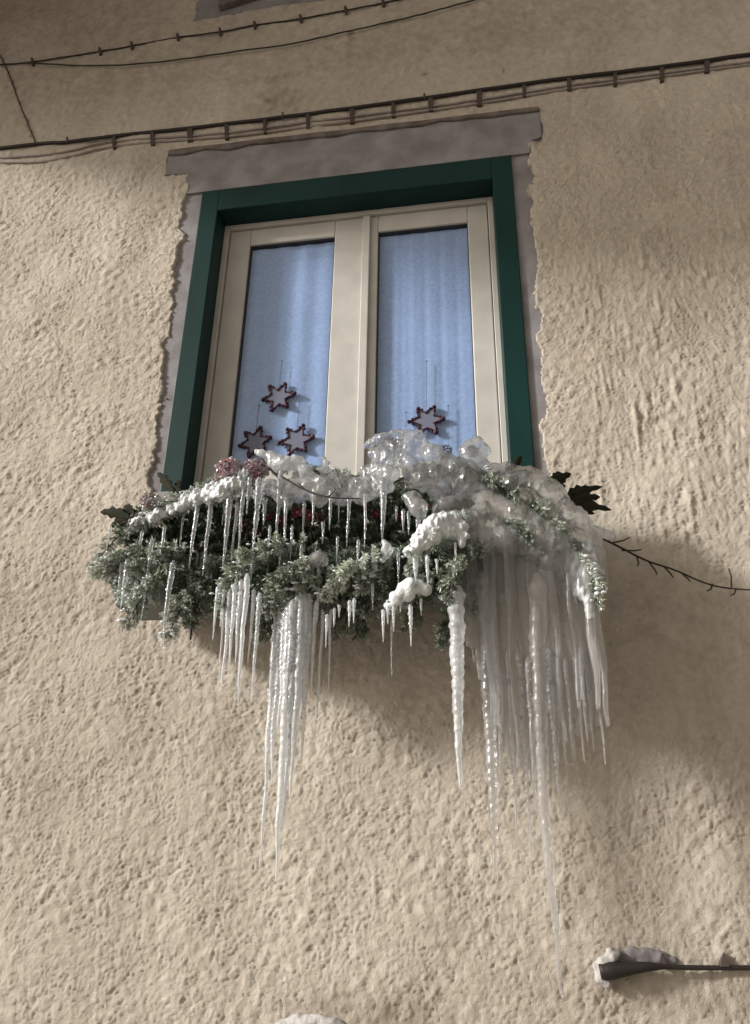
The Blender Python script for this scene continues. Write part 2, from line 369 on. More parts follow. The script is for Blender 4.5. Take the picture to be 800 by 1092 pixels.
# balcony added out of view on the left to shade the top of the wall
b = MB(); xL, xR, yF = -4.2, -2.86, -2.2; bzb = at(0, 172).z + .432*(at(0, 172).x-xL)
b.box(xL, xR, yF, .0, bzb, bzb+.16); b.box(xL, xR, yF, yF+.1, bzb+.16, bzb+1.15)
b.box(xR-.1, xR, yF+.1, .0, bzb+.16, bzb+2.9); b.box(xL, xL+.1, yF+.1, .0, bzb+.16, bzb+1.15); b.box(xL, xR, yF, 0, bzb+2.9, bzb+3.0)
b.build('balcony', M['stucco'], house)

b = MB(); b.box(-7, 7, -.85, .0, 6.75, 6.85); b.box(-7, 7, -.95, -.85, 6.70, 6.95); b.build('eave', M['plaster'], house)  # unseen overhang added to keep skylight off the upper wall
# plaster surround (lintel with two ears, two side bands), dirty top edge
b = MB(); Y0 = .003
b.prism([(sx0b-.05, gz0-.06), (gx0+.004, gz0-.06), (gx0+.004, gz1+.002), (sx0b-.05, gz1+.002)], Y0+.0, .022)
b.prism([(gx1-.004, gz0-.06), (sx1b+.05, gz0-.06), (sx1+.05, gz1+.002), (gx1-.004, gz1+.002)], Y0, .022)
b.prism([(lx0-.03, gz1+.002), (lx1+.03, gz1+.002), (lx1+.03, lz1r+.03), (lx0-.03, lz1+.03)], Y0-.0, .022)
b.prism([(lx0+.004, lz0+.004), (sx0-.01, lz0-.004), (sx0+.004, gz1+.001), (sx1-.004, gz1+.001), (sx1+.012, lz0r), (lx1-.004, lz0r+.012), (lx1, lz1r-.004), (lx0, lz1-.004)], -.008, .001)
b.build('window_surround', M['plaster'], house)
b = MB(); N = 40; top = []; bot = []
for i in range(N+1):
    u = i/N; x = lx0+(lx1-lx0)*u; z = lz1+(lz1r-lz1)*u
    k = mnoise.noise(Vector((u*9, 3, 1)))
    top.append((x, z+.006*k)); bot.append((x, z-.034+.010*u-.022*mnoise.noise(Vector((u*14, 7, 2)))))
b.prism(top+bot[::-1], -.020, .01)
bevel(b.build('lintel_edge', M['plaster_dirty'], house), .006, 2)
b = MB(); b.prism([(ux0-.03, uz-.05), (ux1+.9, uz1_+.9*(uz1_-uz)/(ux1-ux0)-.03), (ux1+.9, 6.3), (ux0-.03, 6.3)], .006, .022)
b.build('upper_window_surround', M['plaster'], house)
b = MB(); b.prism([(ux0+.13, uz+.05), (ux1+.9, uz+.43), (ux1+.9, 6.0), (ux0+.13, 6.0)], -.03, .012); bevel(b.build('upper_window_sill', M['plaster_dirty'], house), .008)
b = MB()
for k in range(16):
    u = k/15; b.ball(Vector((bx0+(bx1-bx0)*u, -.012, bz-.040+.022*math.sin(math.pi*u)+rnd.uniform(-.003, .003))), .030, 2, (1.2, .6, 1), jit=.06)
remesh_build(b, 'lower_window_lintel', M['mortar'], house, voxel=.005, smooth_it=3, disp=.004, dscale=60)
b = MB(); b.box(gx0-.01, gx1+.01, -.04, .30, gz0-.05, gz0-.003); bevel(b.build('window_sill', M['plaster'], house), .006)

# the window: green frame > beige outer frame, two casements, panes
win = MB()
a, c = gx0, gx1; t_, bb = gz1, gz0
win.box(a, a+FW, -.010, RV+.06, bb, t_); win.box(c-FW, c, -.010, RV+.06, bb, t_); win.box(a+FW, c-FW, -.010, RV+.06, t_-.122, t_)
win.box(a+FW, c-FW, .02, RV+.06, bb, bb+.03)
win = bevel(win.build('window', M['green'], house), .004)
fx0, fx1, fz1, fz0 = a+FW, c-FW, t_-.122, bb+.03
P0 = at(268, 264, -RV-.02); P1 = at(358, 256, -RV-.02); P2 = at(404, 249, -RV-.02); P3 = at(499, 240, -RV-.02)
gzt = (P0.z+P1.z+P2.z+P3.z)/4
b = MB(); ow = .024; y0, y1 = RV-.012, RV+.05
b.box(fx0, fx0+ow, y0, y1, fz0, fz1); b.box(fx1-ow, fx1, y0, y1, fz0, fz1); b.box(fx0+ow, fx1-ow, y0, y1, fz1-ow, fz1); b.box(fx0+ow, fx1-ow, y0, y1, fz0, fz0+ow)
bevel(b.build('outer_frame', M['beige'], win), .003)
cxm = at(391, 300, -RV).x
def casement(x0, x1, g0, g1, extra):
    m = MB(); z0, z1 = fz0+ow+.003, fz1-ow-.003; ya, yb = RV+.002, RV+.055; gb = z0+.075
    m.box(x0, g0, ya, yb, z0, z1); m.box(g1, x1, ya, yb, z0, z1); m.box(g0, g1, ya, yb, gzt, z1); m.box(g0, g1, ya, yb, z0, gb)
    o = bevel(m.build('casement', M['beige'], win), .005, 3)
    m = MB(); k = .004
    m.box(g0, g0+k, ya+.010, yb, gb, gzt); m.box(g1-k, g1, ya+.010, yb, gb, gzt); m.box(g0+k, g1-k, ya+.010, yb, gzt-k, gzt)
    m.build('gasket', M['gasket'], win)
    m = MB(); m.box(g0-.002, g1+.002, RV+.022, RV+.026, gb-.002, gzt+.002); m.build('glass_pane', M['glass'], win)
    return gb
gl0, gl1, gr0, gr1 = P0.x, P1.x, P2.x, P3.x
gb = casement(fx0+ow+.003, cxm-.002, gl0, gl1, 0); casement(cxm+.002, fx1-ow-.003, gr0, gr1, 1)
m = MB(); m.box(cxm-.022, cxm+.012, RV-.014, RV+.001, fz0+ow+.004, fz1-ow-.006); bevel(m.build('cover_strip', M['beige'], win), .004, 3)

# curtains, one behind each pane
for i, (x0, x1, lab) in enumerate([(gl0, gl1, 'pale blue lace curtain behind the left pane with three stars'), (gr0, gr1, 'pale blue lace curtain behind the right pane with one star')]):
    m = MB(); N = 90; x0 -= .03; x1 += .03; ph = i*2.
    vs = []
    zl = [fz0+.04, gzt-.30, gzt-.095, gzt-.088, gzt-.080, gzt+.03]; oy = [0, 0, 0, .006, 0, 0]
    for z, yy in zip(zl, oy):
        for k in range(N+1):
            x = x0+(x1-x0)*k/N
            f = .0009*math.sin(k*.42+ph+.7*math.sin(k*.11))+.0003*math.sin(k*.95+ph) if i else .002*math.sin(k*.3)
            if i and x < x0+.09: f *= .3
            vs.append((x, RV+.034+f+yy*.5, z))
    fs = [(r*(N+1)+k, r*(N+1)+k+1, (r+1)*(N+1)+k+1, (r+1)*(N+1)+k) for r in range(len(zl)-1) for k in range(N)]
    m.add(vs, fs); tag(m.build('curtain', M['curtain'], smooth=True, origin=((x0+x1)/2, RV+.075, zl[0])), lab, 'curtain', 'lace curtains behind the panes')

# hanging stars
def star(px, py, topy, sz, label, rot):
    P = at(px, py, -RV-.018)
    root = empty('hanging_star', P, label, 'star ornament', 'star ornaments hanging in the window')
    y = P.y; r1 = sz; r0 = sz*.56; pts = []
    for k in range(12):
        a = math.pi*k/6+rot; r = r1 if k % 2 == 0 else r0
        r *= 1+rnd.uniform(-.07, .07)
        pts.append((P.x+r*math.cos(a), y, P.z+r*math.sin(a)))
    m = MB()
    for k in range(12):
        A, B = Vector(pts[k]), Vector(pts[(k+1) % 12]); m.tube([A, (A+B)/2+Vector((rnd.uniform(-.003, .003), 0, rnd.uniform(-.003, .003))), B], .0042, 5)
        if k % 2 == 0:
            O = Vector((P.x, y, P.z)); dr = (A-O).normalized()
            m.ball(A+dr*.002, .0105, 1, jit=.2); t = Vector((-dr.z, 0, dr.x))
            m.ball(A-dr*.010+t*.010, .0068, 1); m.ball(A-dr*.010-t*.010, .0068, 1)
        else: m.ball(A, .0062, 1)
    m.build('star_outline', M['star_red'], root)
    m = MB(); m.prism([(p[0]*.93+P.x*.07, p[2]*.93+P.z*.07) for p in pts], y+.0005, y+.0025); m.build('lace_centre', M['star_lace'], root)
    zt = at(px+3, topy, -RV-.018).z
    m = MB(); m.tube([(P.x, y, P.z+sz*.5), (P.x+.003, y, zt)], .0011, 4); m.build('thread', M['thread'], root)
    m = MB(); m.ball((P.x+.003, y, zt), .0045, 1, (1, .5, 1)); m.build('suction_cup', M['thread'], root)
star(297, 423, 385, .062, 'dark red star with pale centre, uppermost of three in the left pane', R(8))
star(272, 471, 432, .062, 'dark red star with pale centre, lower left of the three in the left pane', R(14))
star(316, 469, 428, .064, 'dark red star with pale centre, lower right of the three in the left pane', R(8))
star(455, 448, 385, .062, 'dark red star with pale centre, the only one in the right pane', R(2))
for (px, y0_, y1_, lab) in [(433, 440, 480, 'bare thin thread hanging just left of the star in the right pane'), (478, 433, 478, 'bare thin thread hanging just right of the star in the right pane')]:
    A, B = at(px, y0_, -RV-.018), at(px, y1_, -RV-.018)
    root = empty('hanging_thread', B, lab, 'thread', 'threads hanging in the right pane')
    m = MB(); m.tube([A, B], .001, 4); m.build('thread', M['thread'], root)
    m = MB(); m.ball(A, .0045, 1, (1, .5, 1)); m.build('suction_cup', M['thread'], root)

# ------------------------------------------------------------------ cables on the wall
def wire(name, pts, r, m, parent=None, d=.012, n=60, wob=.0015, origin=None):
    P = spline([tuple(at(*(p+((d,) if len(p) == 2 else ())))) for p in pts], n)
    P = [Vector(p)+Vector((0, rnd.uniform(-wob, wob)*.5, rnd.uniform(-wob, wob))) for p in P]
    b = MB(); b.tube(P, r, 7); return b.build(name, m, parent, smooth=True, origin=origin)
rt = empty('cable_bundle', at(400, 118, .012), 'dark cable with pale wires clipped under it, running above the window lintel', 'cable')
dark = [(-40, 160), (0, 158), (45, 153), (75, 151), (140, 143), (200, 137), (300, 125), (400, 112), (500, 98), (600, 84), (700, 72), (800, 58), (840, 53)]
wire('dark_cable', dark, .0085, M['cable_dark'], rt, .016)
wire('pale_wire', [(-40, 166), (0, 168), (40, 166), (75, 161), (110, 152), (160, 148), (240, 142), (300, 134), (400, 121), (500, 108), (600, 92), (700, 79), (800, 66), (840, 60)], .0055, M['cable_grey'], rt, .012)
wire('pale_wire', [(-40, 172), (0, 173), (40, 173), (75, 167), (110, 158), (160, 152), (240, 146), (300, 139), (400, 126), (500, 112), (600, 96), (700, 82), (800, 69), (840, 63)], .0055, M['cable_grey'], rt, .012)
dy = lambda x: np.interp(x, [p[0] for p in dark], [p[1] for p in dark])
for x in (121, 162, 202, 241, 282, 328, 375, 419, 459, 511, 559, 607, 656, 706, 754):
    y = dy(x); A = at(x, y-1, .02); B = at(x+.5, y+14, .02); hw = .011*rnd.uniform(.7, 1.25); B = A.lerp(B, rnd.uniform(.8, 1.12))
    m = MB(); m.add([(A.x-hw, A.y, A.z), (A.x+hw, A.y, A.z+.002), (B.x+hw*.9, B.y+.003, B.z), (B.x-hw*.9, B.y+.003, B.z),
                     (A.x-hw, 0, A.z), (A.x+hw, 0, A.z+.002), (B.x+hw*.9, 0, B.z), (B.x-hw*.9, 0, B.z)],
                    [(0,3,2,1),(0,1,5,4),(1,2,6,5),(2,3,7,6),(3,0,4,7),(4,5,6,7)])
    m.build('cable_clip', M['clip'], rt)
for x in (72, 302, 453):
    y = dy(x); m = MB(); m.tube([at(x, y+1, .02), at(x-.5, y-5, .03)], .005, 6); m.build('wall_hook', M['clip'], rt)
rt = empty('clipped_wire', at(235, 34, .012), 'thin dark wire clipped to the wall near the top edge, rising to the right', 'wire')
up_ = [(-40, 73), (0, 69), (35, 66), (107, 55), (141, 49), (190, 40), (235, 34), (272, 27), (321, 20), (369, 11), (410, 3), (460, -8)]
wire('thin_wire', up_, .004, M['cable_dark'], rt)
uy = lambda x: np.interp(x, [p[0] for p in up_], [p[1] for p in up_])
for x in (35, 107, 141, 190, 235, 272, 321, 369, 409):
    y = uy(x); m = MB(); m.tube([at(x-1, y-4, .018), at(x, y, .020), at(x+.3, y+4, .012)], [.006, .010, .007], 6); m.build('cable_clip', M['clip'], rt)
tag(wire('slack_wire', [(26, 67), (100, 70), (170, 66), (250, 55), (310, 47), (350, 38), (400, 27), (450, 15), (505, 0), (530, -8)], .0036, M['cable_dark'], None, .02, origin=at(250, 55, .02)),
    'thin slack dark wire sagging just under the clipped wire at the top', 'wire')
tag(wire('drop_wire', [(-6, 48), (4, 66), (12, 85), (20, 108), (27, 125), (33, 140), (38, 153)], .003, M['cable_dark'], None, .012, n=24, origin=at(20, 108, .012)),
    'short thin dark wire dropping steeply to the main cable at the left edge', 'wire')

# broken conduit end at the lower right
rt = empty('conduit_stub', at(680, 1030, .03), 'dark conduit end set in a lump of mortar with a cable leading right', 'conduit')
m = MB(); P = spline([tuple(at(x, y, d)) for x, y, d in [(640, 1036, .035), (660, 1034, .04), (690, 1031, .04), (715, 1031, .03), (740, 1032, .025), (800, 1032, .02), (850, 1031, .02)]], 30)
rr = [np.interp(i, [0, 3, 8, 13, 29], [.020, .022, .014, .0065, .0055]) for i in range(30)]
m.tube([Vector(p) for p in P], rr, 10); m.build('conduit', M['cable_dark'], rt, smooth=True)
m = MB()
for x, y, r in [(645, 1027, .020), (641, 1036, .018), (652, 1021, .016), (640, 1044, .015), (647, 1049, .013), (651, 1016, .014), (657, 1018, .012), (637, 1030, .013)]: m.ball(at(x, y, .03), r, 2, jit=.1)
remesh_build(m, 'mortar_lump', M['mortar'], rt, voxel=.004, disp=.003, dscale=70)
m = MB()
for x, y, r in [(664, 1022, .02), (675, 1018, .022), (690, 1019, .022), (703, 1021, .02), (716, 1024, .012), (684, 1026, .02)]: m.ball(at(x, y, .008), r, 2, (1.3, .55, 1), jit=.1)
remesh_build(m, 'plaster_patch', M['plaster'], rt, voxel=.004, disp=.003, dscale=60)
for x in (707, 773):
    m = MB(); a_p, b_p, c_p = at(x-5, 1031, .03), at(x+5, 1031, .03), at(x-1, 1016, .02)
    m.add([a_p, b_p, c_p, a_p+Vector((0, .03, 0)), b_p+Vector((0, .03, 0)), c_p+Vector((0, .02, 0))], [(0,1,2),(3,5,4),(0,3,4,1),(1,4,5,2),(2,5,3,0)])
    m.build('wall_hook', M['clip'], rt)

# ------------------------------------------------------------------ planter
pa = at(122, 600, .30); pb = at(628, 575, .30)
pz1 = pa.z; pz0 = pz1-.135; px0, px1 = at(112, 610, .30).x, pb.x
rt = empty('window_box', ((px0+px1)/2, -.17, pz0), 'long grey window box under the sill, nearly hidden by snowy evergreen boughs', 'planter')
m = MB(); tk = .008; yf, yb_ = -.30, -.055
def trap(z, o): return [(px0+o, yf+o, z), (px1-o, yf+o, z), (px1-o, yb_-o, z), (px0+o, yb_-o, z)]
v = trap(pz0, .035)+trap(pz1, .0)+trap(pz1, tk)+trap(pz0+.02, .04)
f = [(3,2,1,0)]
for a0, b0 in ((0, 4), (4, 8), (8, 12)):
    for k in range(4): f.append((a0+k, a0+(k+1) % 4, b0+(k+1) % 4, b0+k))
f.append((12,13,14,15)); m.add(v, f); bevel(m.build('box_body', M['planter'], rt), .004)
m = MB(); m.box(px0-.006, px1+.006, yf-.008, yf+.012, pz1-.022, pz1+.004); m.box(px0-.008, px0+.012, yf+.012, yb_, pz1-.022, pz1+.004); m.box(px1-.012, px1+.008, yf+.012, yb_, pz1-.022, pz1+.004)
bevel(m.build('box_rim', M['planter'], rt), .003)
m = MB(); m.add([(px0+.012, yf+.012, pz1-.03), (px1-.012, yf+.012, pz1-.03), (px1-.012, yb_-.01, pz1-.03), (px0+.012, yb_-.01, pz1-.03)], [(0,1,2,3)]); m.build('soil', M['soil'], rt)
m = MB()
for k in range(26):
    u = k/25; m.ball((px0+.005+.12*u, yf-.003+rnd.uniform(-.003, .006), pz1+.008), .009, 1, (1.3, 1, .8), jit=.2)
remesh_build(m, 'snow_rim', M['frost'], rt, voxel=.004)
for xk in (.15, .85):
    m = MB(); x = px0+(px1-px0)*xk; m.tube([(x, -.0, pz1+.02), (x, -.05, pz1+.01), (x, -.06, pz0-.008), (x, -.28, pz0-.008)], .007, 6); m.build('bracket', M['clip'], rt)

# ------------------------------------------------------------------ evergreen boughs
def bough(pts, label, group, width=.09, dens=1.0, frost=.35, needle=.017, gap=.0095, droop=.30, name='evergreen_bough', beads=.75, mat_='needle'):
    n = 26; P = [Vector(p) for p in spline([tuple(at(*p)) for p in pts], n)]
    root = empty(name, P[0], label, 'evergreen bough', group)
    st = MB(); st.tube(P, [.0045*(1-.75*i/(n-1)) for i in range(n)], 5)
    L = sum((P[i+1]-P[i]).length for i in range(n-1)); nd = MB()
    tips = []
    def needles(Q, ln, dn):
        T = (Q[-1]-Q[0]).normalized()
        tl = sum((Q[i+1]-Q[i]).length for i in range(len(Q)-1)); k = max(6, int(tl/.0009*dn))
        for j in range(k):
            u = rnd.random()*(len(Q)-1); i = min(int(u), len(Q)-2); p = Q[i].lerp(Q[i+1], u-i)
            t = (Q[i+1]-Q[i]).normalized(); s1 = t.orthogonal().normalized(); s2 = t.cross(s1)
            an = rnd.uniform(0, 2*math.pi); rad = s1*math.cos(an)+s2*math.sin(an)
            dr = (rad*rnd.uniform(.6, 1.0)+t*rnd.uniform(.5, 1.1)).normalized()
            l = ln*rnd.uniform(.6, 1.15); wv = dr.cross(Vector((rnd.uniform(-1, 1), rnd.uniform(-1, 1), rnd.uniform(-1, 1)))).normalized()*rnd.uniform(.0013, .0022)
            fr = frost+.20+.55*max(0, dr.z)+.34*mnoise.noise(p*14)+rnd.uniform(-.2, .2)
            if u > (len(Q)-1)*.7: fr += .12
            fr = min(1, max(0, fr))
            e = p+dr*l; mid = p+dr*l*.55
            nd.add([p, mid+wv, e, mid-wv], [(0, 1, 2, 3)], fr)
    step = gap; dist = 0; side = 1
    for i in range(2, n-1):
        seg = (P[i+1]-P[i]).length; T = (P[i+1]-P[i]).normalized(); u = i/(n-1)
        dist += seg
        while dist > step:
            dist -= step; side = -side
            wd = width*(math.sin(math.pi*min(1, .18+u*.85))**.7)*rnd.uniform(.65, 1.1)
            if wd < .015: wd = .015
            lat = T.cross(Vector((0, .35, 1))).normalized()*side
            if lat.length < .1: lat = Vector((side, 0, 0))
            dr = (lat*1.0+T*.75+Vector((rnd.uniform(-.35, .35), rnd.uniform(-.6, .25), rnd.uniform(-.25, .45)))).normalized()
            Q = [P[i]+(P[i+1]-P[i])*rnd.random()]
            for k in range(4):
                dr = (dr+Vector((0, 0, -droop*.5))).normalized(); Q.append(Q[-1]+dr*wd/4)
            st.tube(Q, [.0016, .0014, .0012, .001, .0007], 3, False)
            needles(Q, needle, dens)
            if wd > .05:
                for s_ in (-1, 1):
                    d2 = (dr*.8+T.cross(dr).normalized()*s_*.8+Vector((0, 0, rnd.uniform(-.2, .2)))).normalized()
                    needles([Q[2], Q[2]+d2*wd*.22, Q[2]+d2*wd*.4+Vector((0, 0, -.004))], needle*.9, dens)
            tips.append(Q[-1])
    needles(P[n//3:], needle, dens*.9)
    bd = MB()
    for q_ in tips:
        if rnd.random() < beads:
            for _ in range(2): bd.ball(q_+Vector((rnd.uniform(-.01, .01), rnd.uniform(-.012, 0), rnd.uniform(-.012, .004))), rnd.uniform(.0018, .0040), 1, (1, 1, rnd.uniform(1, 1.8)))
    if bd.v: tag(bd.build('ice_beads', M['ice'], root, smooth=True), kind='stuff')
    if frost >= .25:
        rm = MB()
        for i in range(n//4, n):
            for _ in range(3):
                T = (P[min(i+1, n-1)]-P[i-1]).normalized(); lat = T.cross(Vector((0, .35, 1))).normalized()
                if rnd.random() < .62:
                    rm.ball(P[i]+lat*rnd.uniform(-.5, .5)*width*.9+Vector((rnd.uniform(-.006, .006), rnd.uniform(-.016, .002), rnd.uniform(.001, .010))), rnd.uniform(.0025, .0075), 2, (rnd.uniform(1, 1.7), 1, rnd.uniform(.5, .8)), jit=.16)
        if rm.v: tag(rm.build('rime', M['frost'], root, smooth=True), kind='stuff')
    st.build('stem', M['bark'], root); nd.build('foliage', M[mat_], root, attr='frost')
    return root, P, tips

G1 = 'evergreen boughs hanging over the window box'
boughs = [
 # pts, width, dens, frost, label
 ([(215,592,.20),(160,585,.32),(118,600,.36),(100,615,.36)], .07, .8, .25, 'sparse green bough at the far left end, drooping beside the grey box corner'),
 ([(205,585,.24),(175,590,.335),(152,612,.35),(146,650,.34)], .075, 1.1, .30, 'frosty bough lying over the front left corner of the box'),
 ([(160,585,.22),(135,590,.335),(124,610,.35),(128,640,.33)], .05, 1.0, .30, 'small frosty bough at the very corner of the box'),
 ([(210,600,.26),(175,612,.34),(150,640,.36),(135,668,.35)], .07, .8, .28, 'loose bough hanging below the left end of the box'),
 ([(225,612,.26),(205,630,.34),(190,655,.35),(178,680,.34)], .07, .8, .30, 'thin bough with frosty tips hanging lowest at the left'),
 ([(245,600,.25),(225,615,.31),(212,640,.32),(205,668,.31)], .06, .8, .04, 'dark green bough in the shade behind the left icicles'),
 ([(350,596,.22),(305,584,.36),(265,595,.42),(236,642,.42)], .085, 1.15, .30, 'full rounded bough arching to the left, the largest left of the middle'),
 ([(355,605,.24),(325,600,.38),(300,618,.44),(285,655,.43)], .085, 1.15, .27, 'full bough directly above the thick left icicle cluster'),
 ([(362,612,.24),(345,612,.36),(325,630,.40),(318,660,.39)], .075, 1.1, .36, 'pale tipped bough right of the large rounded one'),
 ([(350,625,.24),(330,650,.33),(318,672,.34),(308,694,.33)], .08, 1.1, .03, 'dark bough hanging lowest under the middle left, above the thick icicles'),
 ([(300,620,.24),(290,640,.36),(284,660,.385),(280,682,.38)], .07, 1.1, .10, 'drooping bough just behind the left edge of the thick white icicles'),
    ([(330,625,.24),(322,645,.35),(312,670,.375),(305,700,.37)], .07, 1.1, .05, 'dark bough tips just behind the thick white icicles'),
    ([(262,610,.24),(254,630,.36),(248,645,.39),(244,660,.39)], .065, 1.1, .25, 'bough from which the left fringe of icicles hangs'),
 ([(385,615,.24),(375,640,.31),(362,660,.32),(350,684,.31)], .075, 1.0, .05, 'dark bough hanging just left of the frosty middle bough'),
 ([(430,602,.22),(400,600,.34),(368,612,.40),(344,640,.41)], .078, 1.2, .72, 'frosty grey bough spreading to the left in the middle of the box'),
 ([(435,590,.22),(412,590,.36),(396,606,.38),(385,632,.38)], .06, 1.1, .30, 'short bough standing upright in the middle, behind the frosty one'),
 ([(400,630,.24),(392,650,.30),(385,664,.31),(380,680,.30)], .06, 1.0, .06, 'short dark bough under the middle of the box'),
 ([(505,570,.22),(480,556,.36),(455,575,.42),(436,612,.43)], .075, 1.1, .48, 'bough bent under a thick white snow cap beside the ice curtain'),
 ([(515,585,.24),(498,590,.38),(485,610,.42),(476,640,.42)], .07, 1.1, .22, 'green bough with wet drops just left of the ice curtain'),
 ([(500,615,.22),(470,612,.34),(440,625,.40),(416,652,.41)], .065, 1.1, .45, 'low bough carrying a small rounded snow cap'),
 ([(510,625,.22),(495,645,.30),(480,665,.31),(468,688,.30)], .075, 1.0, .04, 'dark bough hanging down left of the thick white icicle'),
 ([(455,610,.22),(450,640,.28),(440,655,.29),(430,672,.28)], .06, .9, .06, 'dark bough behind the small snow capped one'),
 ([(540,545,.15),(585,560,.22),(612,590,.26),(634,648,.27)], .07, 1.0, .42, 'bough reaching right through the ice with a frosted hanging tip'),
 ([(545,570,.15),(580,585,.21),(598,620,.23),(594,690,.23)], .06, 1.0, .05, 'dark bough frozen inside the ice curtain'),
 ([(300,520,.16),(245,518,.28),(190,535,.34),(135,566,.35)], .065, .9, .40, 'upper left bough under a ledge of snow, reaching past the window edge'),
 ([(240,535,.16),(190,540,.26),(140,560,.30),(96,606,.30)], .06, .8, .22, 'outermost left bough drooping over the end of the box'),
 ([(400,510,.14),(350,505,.24),(305,497,.30),(262,505,.33)], .045, .9, .40, 'upper bough under the grey ice ledge in front of the left pane'),
 ([(395,530,.14),(440,505,.24),(480,500,.28),(520,505,.30)], .05, .9, .25, 'upper bough buried under the ice lumps before the right pane'),
 ([(500,530,.12),(540,518,.18),(575,530,.22),(612,562,.24)], .06, .9, .30, 'upper right bough beneath the ice slope'),
]
BI = {}
for pts, wd, dn, fr, lab in boughs:
    BI[lab] = bough(pts, lab, G1, wd, dn, fr)
for pts, wd, dn, fr, lab in [
 ([(520,520,.20),(560,535,.27),(590,562,.30),(612,600,.30)], .06, 1.2, .20, 'green sprig showing through the ice slope near its right end'),
 ([(500,545,.22),(535,556,.31),(560,575,.33),(578,602,.32)], .06, 1.2, .16, 'green sprig locked inside the middle of the ice slope'),
 ([(480,510,.20),(510,512,.29),(535,520,.31),(556,540,.31)], .05, 1.2, .24, 'green sprig under the top of the ice slope'),
 ([(600,580,.25),(618,595,.30),(632,618,.31),(637,645,.30)], .045, 1.2, .55, 'whitened sprig poking out at the right end of the ice')]: bough(pts, lab, G1, wd, dn, fr)
G2 = 'dark boughs standing at the back of the window box'
for k, x in enumerate([150, 178, 206, 234, 262, 290, 318, 346, 374, 402, 430, 458, 486]):
    y = 622-(x-150)*.055
    bough([(x+10, y, .15), (x+8, y-28, .16), (x-2, y-55, .18), (x-8, y-84 if k > 1 else y-50, .21)], 'dark shaded bough at the back of the box, %s from the left' % ORD[k], G2, .105, 1.7, -.40, needle=.022, gap=.008, droop=.05, beads=0)
G3 = 'dark boughs spilling over the front edge of the window box'
for k, x in enumerate([200, 232, 264, 296, 328, 360, 392, 424, 456, 488]):
    y = 592-(x-200)*.055
    bough([(x+10, y, .24), (x+4, y+6, .31), (x-2, y+34, .335), (x-6, y+66+8*math.sin(x), .33)], 'dark green bough spilling over the front of the box, %s from the left' % ORD[k], G3, .075, 1.0, -.12, needle=.020, gap=.009, droop=.25)

# red flowers behind the icicles
def flower(px, py, d, r, label, grp, m='red', npet=7, name='red_flower'):
    P = at(px, py, d); root = empty(name, P, label, 'flower', grp)
    b = MB()
    for k in range(npet):
        a = 2*math.pi*k/npet+rnd.uniform(-.2, .2); tl = rnd.uniform(-.5, .3)
        u = Vector((math.cos(a), -.35+tl*.4, math.sin(a))).normalized(); s_ = u.cross(Vector((0, -1, 0))).normalized()*r*.42; q_ = u*r
        up = Vector((0, -r*.25, 0))
        b.add([P, P+q_*.5+s_+up, P+q_+s_*.4, P+q_*1.05-s_*.5+up*.4, P+q_*.5-s_+up], [(0,1,2), (0,2,3), (0,3,4)])
    b.build('petals', M[m], root, smooth=False)
    b = MB(); b.ball(P+Vector((0, -r*.2, 0)), r*.24, 1); b.build('flower_centre', M['brown_petal'], root)
    b = MB(); zb = pz1-.03; b.tube([P, P+Vector((.004, .02, (zb-P.z)*.5)), Vector((P.x+.008, P.y+.04, zb))], .0018, 4); b.build('stalk', M['bark'], root)
fl = [(254,548,.24,.020),(263,558,.23,.016),(286,550,.24,.020),(299,556,.23,.019),(318,547,.23,.022),(331,550,.23,.022),(345,552,.22,.018),(388,540,.22,.018),(402,548,.22,.018),(428,552,.21,.018),(455,540,.20,.018),(352,540,.22,.016),(272,566,.22,.014)]
for i, (x, y, d, r) in enumerate(sorted(fl)):
    flower(x, y, d, r, 'small dark red flower behind the icicles, %s from the left in the box' % ORD[i], 'red flowers in the window box')

